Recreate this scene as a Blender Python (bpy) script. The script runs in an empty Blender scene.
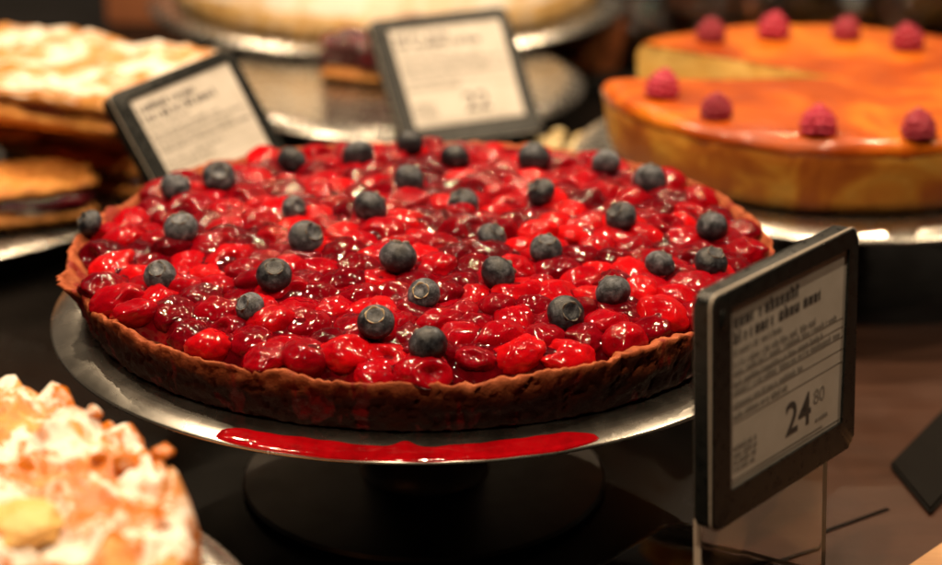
import bpy, bmesh, math, random
import numpy as np
from mathutils import Vector, Matrix, noise

R = math.radians
rnd = random.Random(7)
scene = bpy.context.scene
col = scene.collection

# ------------------------------------------------------------------ camera
F, CX, CY = 2045.0, 471.0, 282.5            # lens in pixels of the 942 px wide photograph
CAM = np.array([0.0, -0.7644, 0.380]); PITCH = R(20.926)
FW = np.array([0, math.cos(PITCH), -math.sin(PITCH)])
UP = np.array([0, math.sin(PITCH), math.cos(PITCH)])
RT = np.array([1.0, 0, 0])

def at(px, py, z):
    """world point seen at a pixel, at height z"""
    d = FW * F + RT * (px - CX) + UP * (CY - py)
    return CAM + d * ((z - CAM[2]) / d[2])

cd = bpy.data.cameras.new('camera')
cam = bpy.data.objects.new('camera', cd); col.objects.link(cam)
cam.location = CAM; cam.rotation_euler = (math.pi / 2 - PITCH, 0, 0)
cd.sensor_width = 36; cd.lens = 36 * F / 942; cd.clip_start = 0.01; cd.clip_end = 50
cd.dof.use_dof = True; cd.dof.focus_distance = 0.725; cd.dof.aperture_fstop = 6.2
cd.dof.aperture_blades = 0
scene.camera = cam

# ------------------------------------------------------------------ object helpers
def tag(o, label=None, cat=None, group=None, kind=None):
    if label: o['label'] = label
    if cat: o['category'] = cat
    if group: o['group'] = group
    if kind: o['kind'] = kind
    return o

def empty(name, loc, label, cat, group=None, rz=0):
    o = bpy.data.objects.new(name, None); col.objects.link(o)
    o.empty_display_size = 0.01
    o.location = [float(v) for v in loc]; o.rotation_euler = (0, 0, rz)
    return tag(o, label, cat, group)

def link(name, me, m=None, parent=None, loc=None):
    o = bpy.data.objects.new(name, me); col.objects.link(o)
    if m is not None and not me.materials: me.materials.append(m)
    if parent is not None: o.parent = parent
    if loc is not None: o.location = [float(v) for v in loc]
    return o

def mesh(name, verts, faces, smooth=True):
    me = bpy.data.meshes.new(name)
    me.from_pydata([tuple(map(float, v)) for v in verts], [], [tuple(map(int, f)) for f in faces])
    me.update()
    bm = bmesh.new(); bm.from_mesh(me); bmesh.ops.recalc_face_normals(bm, faces=bm.faces); bm.to_mesh(me); bm.free()
    if smooth: me.polygons.foreach_set('use_smooth', [True] * len(me.polygons))
    return me

def bm_mesh(name, bm, smooth=True, angle=None):
    me = bpy.data.meshes.new(name)
    bmesh.ops.recalc_face_normals(bm, faces=bm.faces)
    bm.to_mesh(me); bm.free()
    if smooth:
        me.polygons.foreach_set('use_smooth', [True] * len(me.polygons))
        if angle: me.set_sharp_from_angle(angle=R(angle))
    return me

def grid_closed(rows, n):
    """faces for rows of n verts joined in rings"""
    f = []
    for j in range(rows - 1):
        for i in range(n):
            k = (i + 1) % n
            f.append((j * n + i, j * n + k, (j + 1) * n + k, (j + 1) * n + i))
    return f

def lathe(name, prof, n=160):
    v = []; 
    for r, z in prof:
        for i in range(n):
            a = 2 * math.pi * i / n
            v.append((max(r, 1e-5) * math.cos(a), max(r, 1e-5) * math.sin(a), z))
    me = mesh(name, v, grid_closed(len(prof), n))
    me.set_sharp_from_angle(angle=R(40))
    return me

def rounded_slab(name, w, h, t, rad=0.004, bev=0.0012, seg=5):
    """slab spanning 0..w, 0..-h in its own plane (x, y), thickness 0..-t along z"""
    bm = bmesh.new(); ps = []
    for cx, cy, a0 in ((w - rad, -rad, 0), (rad, -rad, 90), (rad, -h + rad, 180), (w - rad, -h + rad, 270)):
        for k in range(seg + 1):
            a = R(a0 + 90 * k / seg); ps.append((cx + rad * math.cos(a), cy + rad * math.sin(a)))
    top = [bm.verts.new((x, y, 0)) for x, y in ps]; bot = [bm.verts.new((x, y, -t)) for x, y in ps]
    bm.faces.new(top); bm.faces.new(list(reversed(bot)))
    for i in range(len(ps)):
        k = (i + 1) % len(ps); bm.faces.new((top[i], bot[i], bot[k], top[k]))
    if bev:
        bmesh.ops.bevel(bm, geom=[e for e in bm.edges if abs(e.verts[0].co.z - e.verts[1].co.z) < 1e-9],
                        offset=bev, segments=3, affect='EDGES', profile=0.6)
    return bm_mesh(name, bm, True, 35)

def nz(p, s, seed=0):
    return noise.noise(Vector((p[0] * s + seed * 7.31, p[1] * s - seed * 3.17, p[2] * s + seed * 1.7)))
def fbm(p, s, o=4, seed=0):
    return noise.fractal(Vector((p[0] * s + seed * 7.31, p[1] * s - seed * 3.17, p[2] * s + seed * 1.7)), 0.9, 2.1, o)

# ------------------------------------------------------------------ material helpers
class M:
    def __init__(s, name):
        s.m = bpy.data.materials.new(name); s.m.use_nodes = True
        s.t = s.m.node_tree; s.n = s.t.nodes; s.b = s.n['Principled BSDF']
    def set(s, **k):
        for a, v in k.items():
            i = s.b.inputs[a.replace('_', ' ')]
            if hasattr(v, 'links') or isinstance(v, bpy.types.NodeSocket): s.t.links.new(v, i)
            else: i.default_value = (*v, 1) if isinstance(v, tuple) and len(v) == 3 and i.type == 'RGBA' else v
        return s
    def node(s, typ, ins=None, **k):
        n = s.n.new(typ)
        for a, v in k.items(): setattr(n, a, v)
        for a, v in (ins or {}).items():
            if isinstance(v, bpy.types.NodeSocket): s.t.links.new(v, n.inputs[a])
            else: n.inputs[a].default_value = (*v, 1) if isinstance(v, tuple) and len(v) == 3 and n.inputs[a].type == 'RGBA' else v
        return n
    def pos(s): return s.node('ShaderNodeNewGeometry').outputs['Position']
    def obj(s): return s.node('ShaderNodeTexCoord').outputs['Object']
    def noise(s, v, scale, detail=4, rough=0.55, dist=0.0):
        return s.node('ShaderNodeTexNoise', {'Vector': v, 'Scale': scale, 'Detail': detail, 'Roughness': rough, 'Distortion': dist}).outputs[0]
    def vor(s, v, scale, feature='F1', out=0):
        return s.node('ShaderNodeTexVoronoi', {'Vector': v, 'Scale': scale}, feature=feature).outputs[out]
    def ramp(s, f, stops, interp='LINEAR'):
        n = s.node('ShaderNodeValToRGB', {'Fac': f}); r = n.color_ramp; r.interpolation = interp
        while len(r.elements) < len(stops): r.elements.new(0.5)
        for e, (p, c) in zip(r.elements, stops):
            e.position = p; e.color = (*c, 1) if not isinstance(c, (int, float)) else (c, c, c, 1)
        return n.outputs[0]
    def mix(s, f, a, b):
        n = s.node('ShaderNodeMix', data_type='RGBA')
        for i, v in ((0, f), (6, a), (7, b)):
            if isinstance(v, bpy.types.NodeSocket): s.t.links.new(v, n.inputs[i])
            else: n.inputs[i].default_value = (*v, 1) if isinstance(v, tuple) else v
        return n.outputs[2]
    def math(s, op, a, b=0.0):
        n = s.node('ShaderNodeMath', operation=op)
        for i, v in ((0, a), (1, b)):
            if isinstance(v, bpy.types.NodeSocket): s.t.links.new(v, n.inputs[i])
            else: n.inputs[i].default_value = v
        return n.outputs[0]
    def bump(s, h, strength, dist=0.001, normal=None):
        ins = {'Height': h, 'Strength': strength, 'Distance': dist}
        if normal is not None: ins['Normal'] = normal
        return s.node('ShaderNodeBump', ins).outputs[0]

def mat_plain(name, c, rough=0.5, **k):
    m = M(name); m.set(Base_Color=c, Roughness=rough, **k); return m.m

# cherries: glazed, wrinkled, from bright red to dark maroon
m = M('glazed_cherry'); oi = m.node('ShaderNodeObjectInfo').outputs['Random']
tone = m.node('ShaderNodeAttribute', attribute_name='tone').outputs['Fac']
r_ = m.math('FRACT', m.math('ADD', oi, tone))
P = m.pos(); n1 = m.noise(P, 130, 3); n2 = m.noise(P, 420, 4, 0.6, 0.6)
f_ = m.math('ADD', m.math('MULTIPLY', r_, 0.62), m.math('MULTIPLY', n1, 0.5))
c_ = m.ramp(f_, [(0.22, (0.06, 0.0006, 0.003)), (0.42, (0.145, 0.0008, 0.0045)), (0.66, (0.28, 0.0012, 0.0055)), (0.90, (0.48, 0.004, 0.005))])
b1 = m.bump(n2, 0.3, 0.001)
cb = m.bump(m.noise(P, 300, 1, 0.4, 0.3), 0.5, 0.0011)
m.set(Base_Color=c_, Roughness=0.4, Normal=b1, Coat_Weight=0.9, Coat_Roughness=0.075, Coat_IOR=1.40, Coat_Normal=cb,
      Subsurface_Weight=0.25, Subsurface_Scale=0.004, Specular_IOR_Level=0.0)
m.b.inputs['Subsurface Radius'].default_value = (1, 0.08, 0.05)
CHERRY = m.m

m = M('cherry_glaze'); P = m.pos(); n1 = m.noise(P, 90, 3)
c_ = m.ramp(n1, [(0.3, (0.028, 0.0006, 0.002)), (0.55, (0.10, 0.001, 0.004)), (0.75, (0.26, 0.002, 0.006))])
b1 = m.bump(m.noise(P, 270, 0, 0.5, 0.4), 0.55, 0.0012)
m.set(Base_Color=c_, Roughness=0.09, Normal=b1, Specular_IOR_Level=0.42)
GLAZE = m.m

m = M('red_syrup'); P = m.pos()
m.set(Base_Color=m.ramp(m.noise(P, 130, 4, 0.6), [(0.30, (0.28, 0.0014, 0.004)), (0.6, (0.46, 0.002, 0.006))]), Roughness=0.07, Coat_Weight=1.0, Coat_Roughness=0.03, Normal=m.bump(m.noise(P, 150, 3), 0.4, 0.0012))
SYRUP = m.m

# chocolate shortcrust: reddish brown, crumbly, with smears of juice
m = M('chocolate_crust'); P = m.pos(); n1 = m.noise(P, 160, 5, 0.65); n2 = m.noise(m.node('ShaderNodeMapping', {'Vector': P, 'Scale': (1.0, 1.0, 0.22)}).outputs[0], 75, 3, 0.6, 0.4)
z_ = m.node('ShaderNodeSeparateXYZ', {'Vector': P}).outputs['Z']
base = m.ramp(n1, [(0.25, (0.13, 0.026, 0.010)), (0.5, (0.32, 0.078, 0.030)), (0.8, (0.50, 0.155, 0.068))])
pale = m.ramp(m.noise(P, 700, 2), [(0.66, 0.0), (0.74, 1.0)])
base = m.mix(m.math('MULTIPLY', pale, 0.18), base, (0.42, 0.2, 0.13))
base = m.mix(m.ramp(z_, [(0.0965, 0.0), (0.1030, 1.0)]), m.mix(0.95, base, (0.013, 0.0022, 0.0016)), base)   # tin-baked side, its shade also put into the colour
juice = m.ramp(n2, [(0.57, 0.0), (0.62, 1.0)])
c_ = m.mix(m.math('MULTIPLY', juice, 0.8), base, (0.17, 0.004, 0.005))
rg = m.mix(juice, (0.62, 0.62, 0.62), (0.5, 0.5, 0.5))
b1 = m.bump(n1, 0.55, 0.002); b1 = m.bump(m.noise(P, 900, 3, 0.6), 0.35, 0.0008, b1)
m.set(Base_Color=c_, Roughness=rg, Normal=b1, Specular_IOR_Level=m.mix(juice, (0.10, 0.10, 0.10), (0.14, 0.14, 0.14)))
CRUST = m.m

m = M('blueberry_skin'); O = m.obj(); oi = m.node('ShaderNodeObjectInfo').outputs['Random']
V = m.node('ShaderNodeVectorMath', {0: O, 1: m.node('ShaderNodeCombineXYZ', {'X': oi, 'Y': m.math('MULTIPLY', oi, 3.1), 'Z': oi}).outputs[0]}, operation='ADD').outputs[0]
n1 = m.noise(V, 1.7, 6, 0.66, 0.3); n2 = m.noise(V, 9, 4, 0.6)
bl = m.math('ADD', n1, m.math('MULTIPLY', m.math('SUBTRACT', oi, 0.42), 0.26))
c_ = m.ramp(bl, [(0.36, (0.004, 0.0045, 0.008)), (0.54, (0.024, 0.028, 0.038)), (0.68, (0.10, 0.112, 0.14)), (0.82, (0.22, 0.235, 0.265))])
m.set(Base_Color=c_, Roughness=m.ramp(bl, [(0.35, 0.3), (0.6, 0.62)]), Normal=m.bump(n2, 0.35, 0.0006), Specular_IOR_Level=0.45)
BLUE = m.m
m = M('blueberry_calyx'); O = m.obj(); n1 = m.noise(O, 6, 3)
m.set(Base_Color=m.ramp(n1, [(0.35, (0.025, 0.022, 0.02)), (0.65, (0.16, 0.135, 0.11))]), Roughness=0.7)
CALYX = m.m
CALYX_PALE = mat_plain('blueberry_calyx_pale', (0.34, 0.26, 0.16), 0.6)

m = M('brushed_steel'); O = m.obj()
sx = m.node('ShaderNodeSeparateXYZ', {'Vector': O})
rr = m.node('ShaderNodeVectorMath', {0: O}, operation='LENGTH').outputs['Value']
n1 = m.node('ShaderNodeTexNoise', {'W': m.math('MULTIPLY', rr, 900.0), 'Scale': 1.0, 'Detail': 3.0}, noise_dimensions='1D').outputs[0]
n2 = m.noise(O, 60, 4)
m.set(Base_Color=(0.66, 0.63, 0.58), Metallic=1.0, Roughness=m.ramp(n2, [(0.3, 0.22), (0.7, 0.31)]), Normal=m.bump(n1, 0.06, 0.0004))
STEEL = m.m
m = M('shaded_brushed_steel'); O = m.obj()
m.set(Base_Color=(0.045, 0.042, 0.04), Metallic=1.0, Roughness=m.ramp(m.noise(O, 70, 4), [(0.3, 0.35), (0.7, 0.5)]))
SHADED_STEEL = m.m  # steel darkened in its colour for the shade under the plates

m = M('black_gloss_counter'); P = m.pos(); n1 = m.noise(P, 9, 5, 0.6)
m.set(Base_Color=m.ramp(n1, [(0.3, (0.004, 0.0036, 0.0034)), (0.7, (0.009, 0.0075, 0.0068))]), Roughness=m.ramp(m.noise(P, 30, 4), [(0.3, 0.16), (0.7, 0.3)]),
      Specular_IOR_Level=0.05)
BLACK = m.m
SHADE_BLACK = mat_plain('matte_shade_black', (0.007, 0.006, 0.0055), 0.8, Specular_IOR_Level=0.08)  # colour of the painted shade patch on the counter
m = M('brown_laminate'); P = m.pos()
st = m.node('ShaderNodeMapping', {'Vector': P, 'Scale': (9.0, 60.0, 1.0), 'Rotation': (0, 0, R(38))}).outputs[0]
n1 = m.noise(st, 1.0, 5, 0.6); n2 = m.noise(P, 14, 3)
c_ = m.mix(m.ramp(n2, [(0.4, 0.0), (0.7, 1.0)]), m.ramp(n1, [(0.3, (0.036, 0.016, 0.010)), (0.7, (0.066, 0.031, 0.020))]), (0.062, 0.029, 0.02))
m.set(Base_Color=c_, Roughness=m.ramp(m.noise(P, 40, 4), [(0.3, 0.34), (0.7, 0.5)]), Specular_IOR_Level=0.25, Normal=m.bump(n1, 0.05, 0.0005))
BROWN = m.m

m = M('label_plastic'); O = m.obj(); n1 = m.noise(O, 260, 4)
sp = m.ramp(m.noise(O, 1500, 2), [(0.70, 0.0), (0.76, 1.0)])
m.set(Base_Color=m.mix(m.math('MULTIPLY', sp, 0.4), m.ramp(n1, [(0.3, (0.006, 0.007, 0.007)), (0.7, (0.015, 0.016, 0.016))]), (0.2, 0.17, 0.14)),
      Roughness=m.ramp(n1, [(0.3, 0.22), (0.7, 0.42)]), Normal=m.bump(n1, 0.12, 0.0004), Specular_IOR_Level=0.3)
PLASTIC = m.m
m = M('electronic_paper'); O = m.obj(); n1 = m.noise(O, 70, 4)
m.set(Base_Color=m.ramp(n1, [(0.3, (0.50, 0.46, 0.41)), (0.7, (0.60, 0.555, 0.51))]), Roughness=0.55, Coat_Weight=0.35, Coat_Roughness=0.25)
PAPER = m.m
INK = mat_plain('label_ink', (0.055, 0.05, 0.05), 0.6)
INKGREY = mat_plain('label_grey_ink', (0.24, 0.22, 0.20), 0.6)

m = M('clear_acrylic'); O = m.obj(); n1 = m.noise(O, 120, 5, 0.7)
scr = m.ramp(m.noise(O, 55, 6, 0.75, 0.6), [(0.64, 0.015), (0.78, 0.12)])
m.set(Base_Color=(0.93, 0.9, 0.86), Roughness=scr, IOR=1.12, Transmission_Weight=1.0, Specular_IOR_Level=0.5)
ACRYLIC = m.m
ACR_EDGE = mat_plain('cut_acrylic_edge', (0.72, 0.62, 0.52), 0.35, Transmission_Weight=0.35)
def satin_edges(me):
    me.materials.append(ACR_EDGE)
    for p in me.polygons:
        if abs(p.normal.z) < 0.985: p.material_index = 1
m = M('clear_packaging'); O = m.obj()
m.set(Base_Color=(0.95, 0.93, 0.9), Roughness=0.1, IOR=1.3, Transmission_Weight=1.0, Normal=m.bump(m.noise(O, 34, 3, 0.5, 0.8), 0.9, 0.014))
FILM = m.m

m = M('baked_cheesecake'); O = m.obj(); n1 = m.noise(O, 24, 4, 0.55, 1.4); n2 = m.noise(O, 220, 4)
c_ = m.ramp(n1, [(0.34, (0.38, 0.080, 0.009)), (0.46, (0.54, 0.15, 0.014)), (0.56, (0.80, 0.34, 0.038)), (0.70, (0.90, 0.50, 0.09))])
m.set(Base_Color=m.mix(m.math('MULTIPLY', n2, 0.35), c_, (0.55, 0.16, 0.018)), Roughness=0.55, Normal=m.bump(n2, 0.5, 0.0015))
BAKED = m.m
m = M('cheesecake_crumb'); O = m.obj(); n1 = m.noise(O, 90, 4)
m.set(Base_Color=m.ramp(n1, [(0.3, (0.84, 0.46, 0.09)), (0.7, (0.92, 0.62, 0.19))]), Roughness=0.7, Normal=m.bump(m.noise(O, 300, 3), 0.6, 0.002))
CRUMB = m.m
m = M('apricot_glaze'); O = m.obj(); n1 = m.noise(O, 17, 4, 0.6, 0.9)
m.set(Base_Color=m.ramp(n1, [(0.30, (0.27, 0.034, 0.001)), (0.50, (0.45, 0.080, 0.002)), (0.70, (0.70, 0.205, 0.010))]), Roughness=0.35, Specular_IOR_Level=0.25, Coat_Weight=0.35, Coat_Roughness=0.1,
      Normal=m.bump(m.noise(O, 70, 3), 0.5, 0.003))
APRICOT = m.m
m = M('raspberry_skin'); O = m.obj()
m.set(Base_Color=m.ramp(m.math('ADD', m.math('MULTIPLY', m.noise(O, 300, 3), 0.5), m.math('MULTIPLY', m.node('ShaderNodeObjectInfo').outputs['Random'], 0.5)), [(0.25, (0.24, 0.006, 0.022)), (0.75, (0.46, 0.02, 0.06))]), Roughness=0.45, Subsurface_Weight=0.2, Subsurface_Scale=0.003)
RASP = m.m

def sugared(name, lo, hi, a, b, scale=38, seed=0.0):
    m = M(name); P = m.pos(); n1 = m.noise(P, scale, 6, 0.68, 0.5); n2 = m.noise(P, 150, 4)
    g = m.ramp(n2, [(0.3, lo), (0.7, hi)])
    up = m.node('ShaderNodeSeparateXYZ', {'Vector': m.node('ShaderNodeNewGeometry').outputs['True Normal']}).outputs['Z']
    msk = m.math('MULTIPLY', m.ramp(n1, [(a, 0.0), (b, 1.0)]), m.ramp(up, [(0.25, 0.0), (0.6, 1.0)]))   # sugar settles only on what faces up
    m.set(Base_Color=m.mix(msk, g, (0.80, 0.735, 0.65)), Roughness=m.mix(msk, (0.42, 0.42, 0.42), (0.9, 0.9, 0.9)), Normal=m.bump(m.math('ADD', n1, n2), 0.6, 0.003))
    return m.m
CUSTARD = mat_plain('custard', (0.70, 0.42, 0.13), 0.45)
GOLD_SUGAR = sugared('sugared_crumble', (0.40, 0.14, 0.025), (0.66, 0.32, 0.085), 0.45, 0.56)
m = M('sugared_apricot_top'); P = m.pos(); n1 = m.noise(P, 40, 6, 0.7, 0.4); n2 = m.noise(P, 170, 4); n3 = m.noise(P, 31, 3, 0.5, 0.6)
g = m.ramp(n2, [(0.3, (0.42, 0.14, 0.02)), (0.7, (0.70, 0.31, 0.06))])
fruit = m.ramp(n3, [(0.43, 0.0), (0.50, 1.0)]); g = m.mix(fruit, g, (0.50, 0.135, 0.006))
up = m.node('ShaderNodeSeparateXYZ', {'Vector': m.node('ShaderNodeNewGeometry').outputs['True Normal']}).outputs['Z']
msk = m.math('MULTIPLY', m.ramp(n1, [(0.49, 0.0), (0.54, 1.0)]), m.ramp(up, [(0.25, 0.0), (0.6, 1.0)]))
m.set(Base_Color=m.mix(msk, g, (0.76, 0.70, 0.63)), Roughness=m.mix(msk, m.mix(fruit, (0.5, 0.5, 0.5), (0.2, 0.2, 0.2)), (0.9, 0.9, 0.9)), Normal=m.bump(m.math('ADD', n1, n2), 0.6, 0.003))
APRI_SUGAR = m.m
m = M('pastry_dough'); P = m.pos(); n1 = m.noise(P, 60, 5, 0.6)
m.set(Base_Color=m.ramp(n1, [(0.3, (0.40, 0.125, 0.02)), (0.55, (0.64, 0.26, 0.05)), (0.75, (0.78, 0.42, 0.11))]), Roughness=0.6, Normal=m.bump(m.noise(P, 200, 4), 0.6, 0.002))
DOUGH = m.m
m = M('berry_jam'); P = m.pos(); n1 = m.noise(P, 120, 3)
m.set(Base_Color=m.ramp(n1, [(0.3, (0.03, 0.003, 0.007)), (0.7, (0.16, 0.008, 0.014))]), Roughness=0.12, Coat_Weight=0.6, Normal=m.bump(m.noise(P, 260, 3), 0.7, 0.002))
JAM = m.m
m = M('terracotta_board'); P = m.pos()
m.set(Base_Color=m.ramp(m.noise(P, 20, 4), [(0.3, (0.26, 0.085, 0.034)), (0.7, (0.33, 0.12, 0.05))]), Roughness=0.6); TERRA = m.m
m = M('brown_pastry'); P = m.pos()
m.set(Base_Color=m.ramp(m.noise(P, 45, 4), [(0.3, (0.10, 0.028, 0.010)), (0.5, (0.26, 0.075, 0.022)), (0.7, (0.42, 0.15, 0.05))]), Roughness=0.4, Normal=m.bump(m.noise(P, 120, 4), 0.6, 0.003)); PASTRY = m.m
m = M('pale_chips'); P = m.pos()
m.set(Base_Color=m.ramp(m.noise(P, 150, 3), [(0.35, (0.55, 0.36, 0.13)), (0.65, (0.80, 0.68, 0.40))]), Roughness=0.45); CHIPS = m.m
m = M('pale_wood'); P = m.pos(); st = m.node('ShaderNodeMapping', {'Vector': P, 'Scale': (20.0, 160.0, 20.0), 'Rotation': (0, 0, R(40))}).outputs[0]
m.set(Base_Color=m.ramp(m.noise(st, 1.0, 5), [(0.3, (0.34, 0.17, 0.075)), (0.7, (0.50, 0.28, 0.13))]), Roughness=0.45); WOOD = m.m

# ------------------------------------------------------------------ setting
def sheet(name, pts, z0, z1, mt):
    n = len(pts); v = [(x, y, z1) for x, y in pts] + [(x, y, z0) for x, y in pts]
    f = [tuple(range(n)), tuple(reversed(range(n, 2 * n)))] + [(i, n + i, n + (i + 1) % n, (i + 1) % n) for i in range(n)]
    return link(name, mesh(name, v, f, False), mt)
tag(sheet('counter', [(-1.6, -0.9), (1.6, -0.9), (1.6, 1.7), (-1.6, 1.7)], -0.04, 0.0, BLACK), kind='structure')
p0, p1 = at(698, 560, 0), at(862, 296, 0)
d_ = (p1 - p0) / np.linalg.norm(p1 - p0); q0, q1 = p0 - d_ * 0.25, p0 + d_ * 0.30
seamA, seamB = at(745, 560, 0), at(890, 508, 0)
sd = (seamB - seamA) / np.linalg.norm(seamB - seamA)
tag(sheet('counter_inlay', [q0[:2], (0.9, q0[1] - 0.05), (0.9, q1[1] + 0.05), q1[:2]], 0.0005, 0.004, BROWN), kind='structure')
sn = np.array([-sd[1], sd[0], 0]) * 0.0009
sa, sb = at(740, 562, 0.0042), at(888, 509, 0.0042)
tag(sheet('counter_joint', [(sa - sn)[:2], (sb - sn)[:2], (sb + sn)[:2], (sa + sn)[:2]], 0.0041, 0.0046, BLACK), kind='structure')

# ------------------------------------------------------------------ cake stands
TX, RIMZ = -0.0194, 0.1036
def lip_z(r):
    """the rim of a stand's plate falls away in a shallow curve"""
    return -23.1 * max(0.0, r - 0.1335) ** 2
def stand(loc, label, rad=0.147, top=0.0834, base=0.075, colr=0.0235):
    o = empty('cake_stand', (loc[0], loc[1], 0), label, 'cake stand', 'steel cake stands in the display')
    s = rad / 0.147
    pr = [(0, 0), (0.10, 0), (0.1300, 0)] + [(r, lip_z(r)) for r in np.linspace(0.1335, 0.1462, 16)]
    pr += [(0.1468, -0.0041), (0.1470, -0.0047), (0.1466, -0.0052), (0.1455, -0.0051), (0.1410, -0.0036), (0.1340, -0.0022), (0.12, -0.0018), (0, -0.0018)]
    link('plate', lathe('plate', [(r * s, top + z) for r, z in pr], 240), STEEL, o)
    if top > 0.03:
        pt = top - 0.0019
        link('column', lathe('column', [(0, pt), (colr * 1.5, pt), (colr * 1.25, pt - 0.004), (colr, pt - 0.010), (colr, 0.012), (colr * 1.1, 0.0075), (colr * 1.15, 0.0062), (0, 0.0062)], 96), SHADED_STEEL, o)
    link('foot', lathe('foot', [(0, 0.006), (colr * 1.3, 0.006), (base * 0.9, 0.0042), (base * 0.985, 0.0035), (base, 0.002), (base * 0.995, 0), (0, 0)], 160), SHADED_STEEL, o)
    return o
stand((TX, 0), 'steel cake stand on a dark round foot carrying the cherry tart')
CKX, CKY, CKZ = 0.182, 0.246, 0.1055
CKH = 0.0365                                  # height of the cheesecake
stand((CKX + 0.002, CKY - 0.003), 'steel cake stand under the orange glazed cheesecake', rad=0.131, top=CKZ - CKH - 0.0003)
LX, LY, LZ = -0.327, 0.332, 0.0260
stand((LX, LY), 'low steel cake stand under the pile of crumble slices', rad=0.152, top=LZ, base=0.07)
FX, FY, FZ = -0.200, -0.280, 0.080
stand((FX, FY), 'steel cake stand under the sugared apricot cake close to the viewer', top=FZ)
BX, BY, BZ = -0.046, 0.450, 0.050
stand((BX, BY), 'nearly empty steel cake stand behind the upright rear label', rad=0.116, top=BZ, base=0.06)

# ------------------------------------------------------------------ cherry tart
tart = empty('cherry_tart', (TX, 0, 0.0834), 'round chocolate crust cherry tart topped with blueberries on steel stand', 'tart')
ZB = 0.0834
def crust_mesh():
    n = 720; rows = []
    prof = [(0.0, 0.0003), (0.1300, 0.0003), (0.1310, 0.0012)]
    nw = 12
    def ring(fr):
        out = []
        for i in range(n):
            a = 2 * math.pi * i / n; c, s = math.cos(a), math.sin(a)
            out.append(fr(a, c, s))
        return out
    def rimh(a, c, s):
        p = (c, s, 0.3)
        h = 0.0214 + 0.0016 * nz(p, 3.1, 1) + 0.0016 * nz(p, 9, 2) + 0.0010 * nz(p, 30, 3) + 0.0005 * nz(p, 90, 4)
        # steps where the pastry has broken
        for a0, w, dh in ((-0.72, 0.035, -0.0024), (-1.02, 0.30, 0.0012), (-2.33, 0.05, -0.002), (-2.62, 0.05, -0.0022), (2.75, 0.06, -0.0012), (-1.55, 0.2, -0.0008), (-1.9, 0.08, 0.0007)):
            d = (a - a0 + math.pi) % (2 * math.pi) - math.pi
            h += dh * math.exp(-(d / w) ** 4)
        return h
    def outr(a, c, s, t):
        p = (c, s, 0.7 * t)
        r = 0.1322 + 0.0066 * t ** 0.8
        r += 0.0009 * nz(p, 4, 5) + 0.0010 * nz((c, s, t * 0.3), 14, 6) + 0.0009 * nz((c, s, t * 0.5), 40, 7) + 0.0005 * nz((c, s, t * 2), 120, 8)
        k = abs(nz((c, s, 0.15 * t), 11, 9)); r -= 0.0022 * max(0, 1 - k / 0.03) * (0.3 + 0.7 * t)            # upright cracks
        # a flake of pastry standing out at the near side
        d = (a - (-2.83) + math.pi) % (2 * math.pi) - math.pi
        r += 0.0048 * math.exp(-(d / 0.085) ** 4) * (1 + 0.5 * nz((c, s, 0), 60, 31)) * max(0, t - 0.55) / 0.45
        return r
    V = []
    V += ring(lambda a, c, s: (0, 0, 0.0003)); V += ring(lambda a, c, s: (0.1310 * c, 0.1310 * s, 0.0003))
    for j in range(nw + 1):
        t = j / nw
        def w(a, c, s, t=t):
            r = outr(a, c, s, t); z = 0.0008 + (rimh(a, c, s) - 0.0008) * t
            if j == nw: r -= 0.0003
            return (r * c, r * s, z)
        V += ring(w)
    for k, (dr, dz) in enumerate(((0.0006, 0.0004), (0.0014, 0.0003), (0.0023, -0.0003), (0.0030, -0.0014))):
        def w(a, c, s, dr=dr, dz=dz):
            wd = 1.0 + 0.55 * nz((c, s, 0.9), 5, 11) + 0.35 * nz((c, s, 0.9), 17, 12)
            wd *= 1.0 + 0.9 * math.exp(-(((a + 0.92 + math.pi) % (2 * math.pi) - math.pi) / 0.13) ** 2) + 0.8 * math.exp(-(((a - 3.0 + math.pi) % (2 * math.pi) - math.pi) / 0.35) ** 2)
            r = outr(a, c, s, 1) - 0.0003 - dr * max(0.5, wd)
            return (r * c, r * s, rimh(a, c, s) + dz + 0.0004 * nz((c * r * 8, s * r * 8, 1), 12, 13))
        V += ring(w)
    V += ring(lambda a, c, s: (0.1285 * c, 0.1285 * s, 0.014)); V += ring(lambda a, c, s: (0.001 * c, 0.001 * s, 0.013))
    rows = len(V) // n
    return mesh('crust', V, grid_closed(rows, n))
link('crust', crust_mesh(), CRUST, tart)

def ico(sub, r=1.0):
    bm = bmesh.new(); bmesh.ops.create_icosphere(bm, subdivisions=sub, radius=r); return bm
def cherry_variant(k):
    bm = ico(4); q = random.Random(50 + k)
    ax = Vector((q.uniform(-1, 1), q.uniform(-1, 1), q.uniform(0.2, 1))).normalized()
    dent = q.choice((0, 0.18, 0.3, 0.42)); wr = q.uniform(0.02, 0.085)
    for v in bm.verts:
        d = v.co.normalized(); p = (d.x, d.y, d.z)
        r = 1 + 0.13 * nz(p, 1.3, k + 20) + 0.06 * nz(p, 3, k + 40)
        g = d.dot(ax)
        if dent: r -= dent * math.exp(-((1 - g) / 0.10) ** 1.2) - dent * 0.25 * math.exp(-((1 - g - 0.22) / 0.1) ** 2)
        # wrinkles run along the fruit
        w = noise.noise(Vector((d.x * 2.2 + k, d.y * 7 + 1.5 * nz(p, 2, k), d.z * 5)))
        r -= wr * max(0, 1 - abs(w) / 0.16)
        v.co = d * r
    return bm_mesh('cherry', bm)
CH = [cherry_variant(k) for k in range(12)]
for me in CH: me.materials.append(CHERRY)

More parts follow.
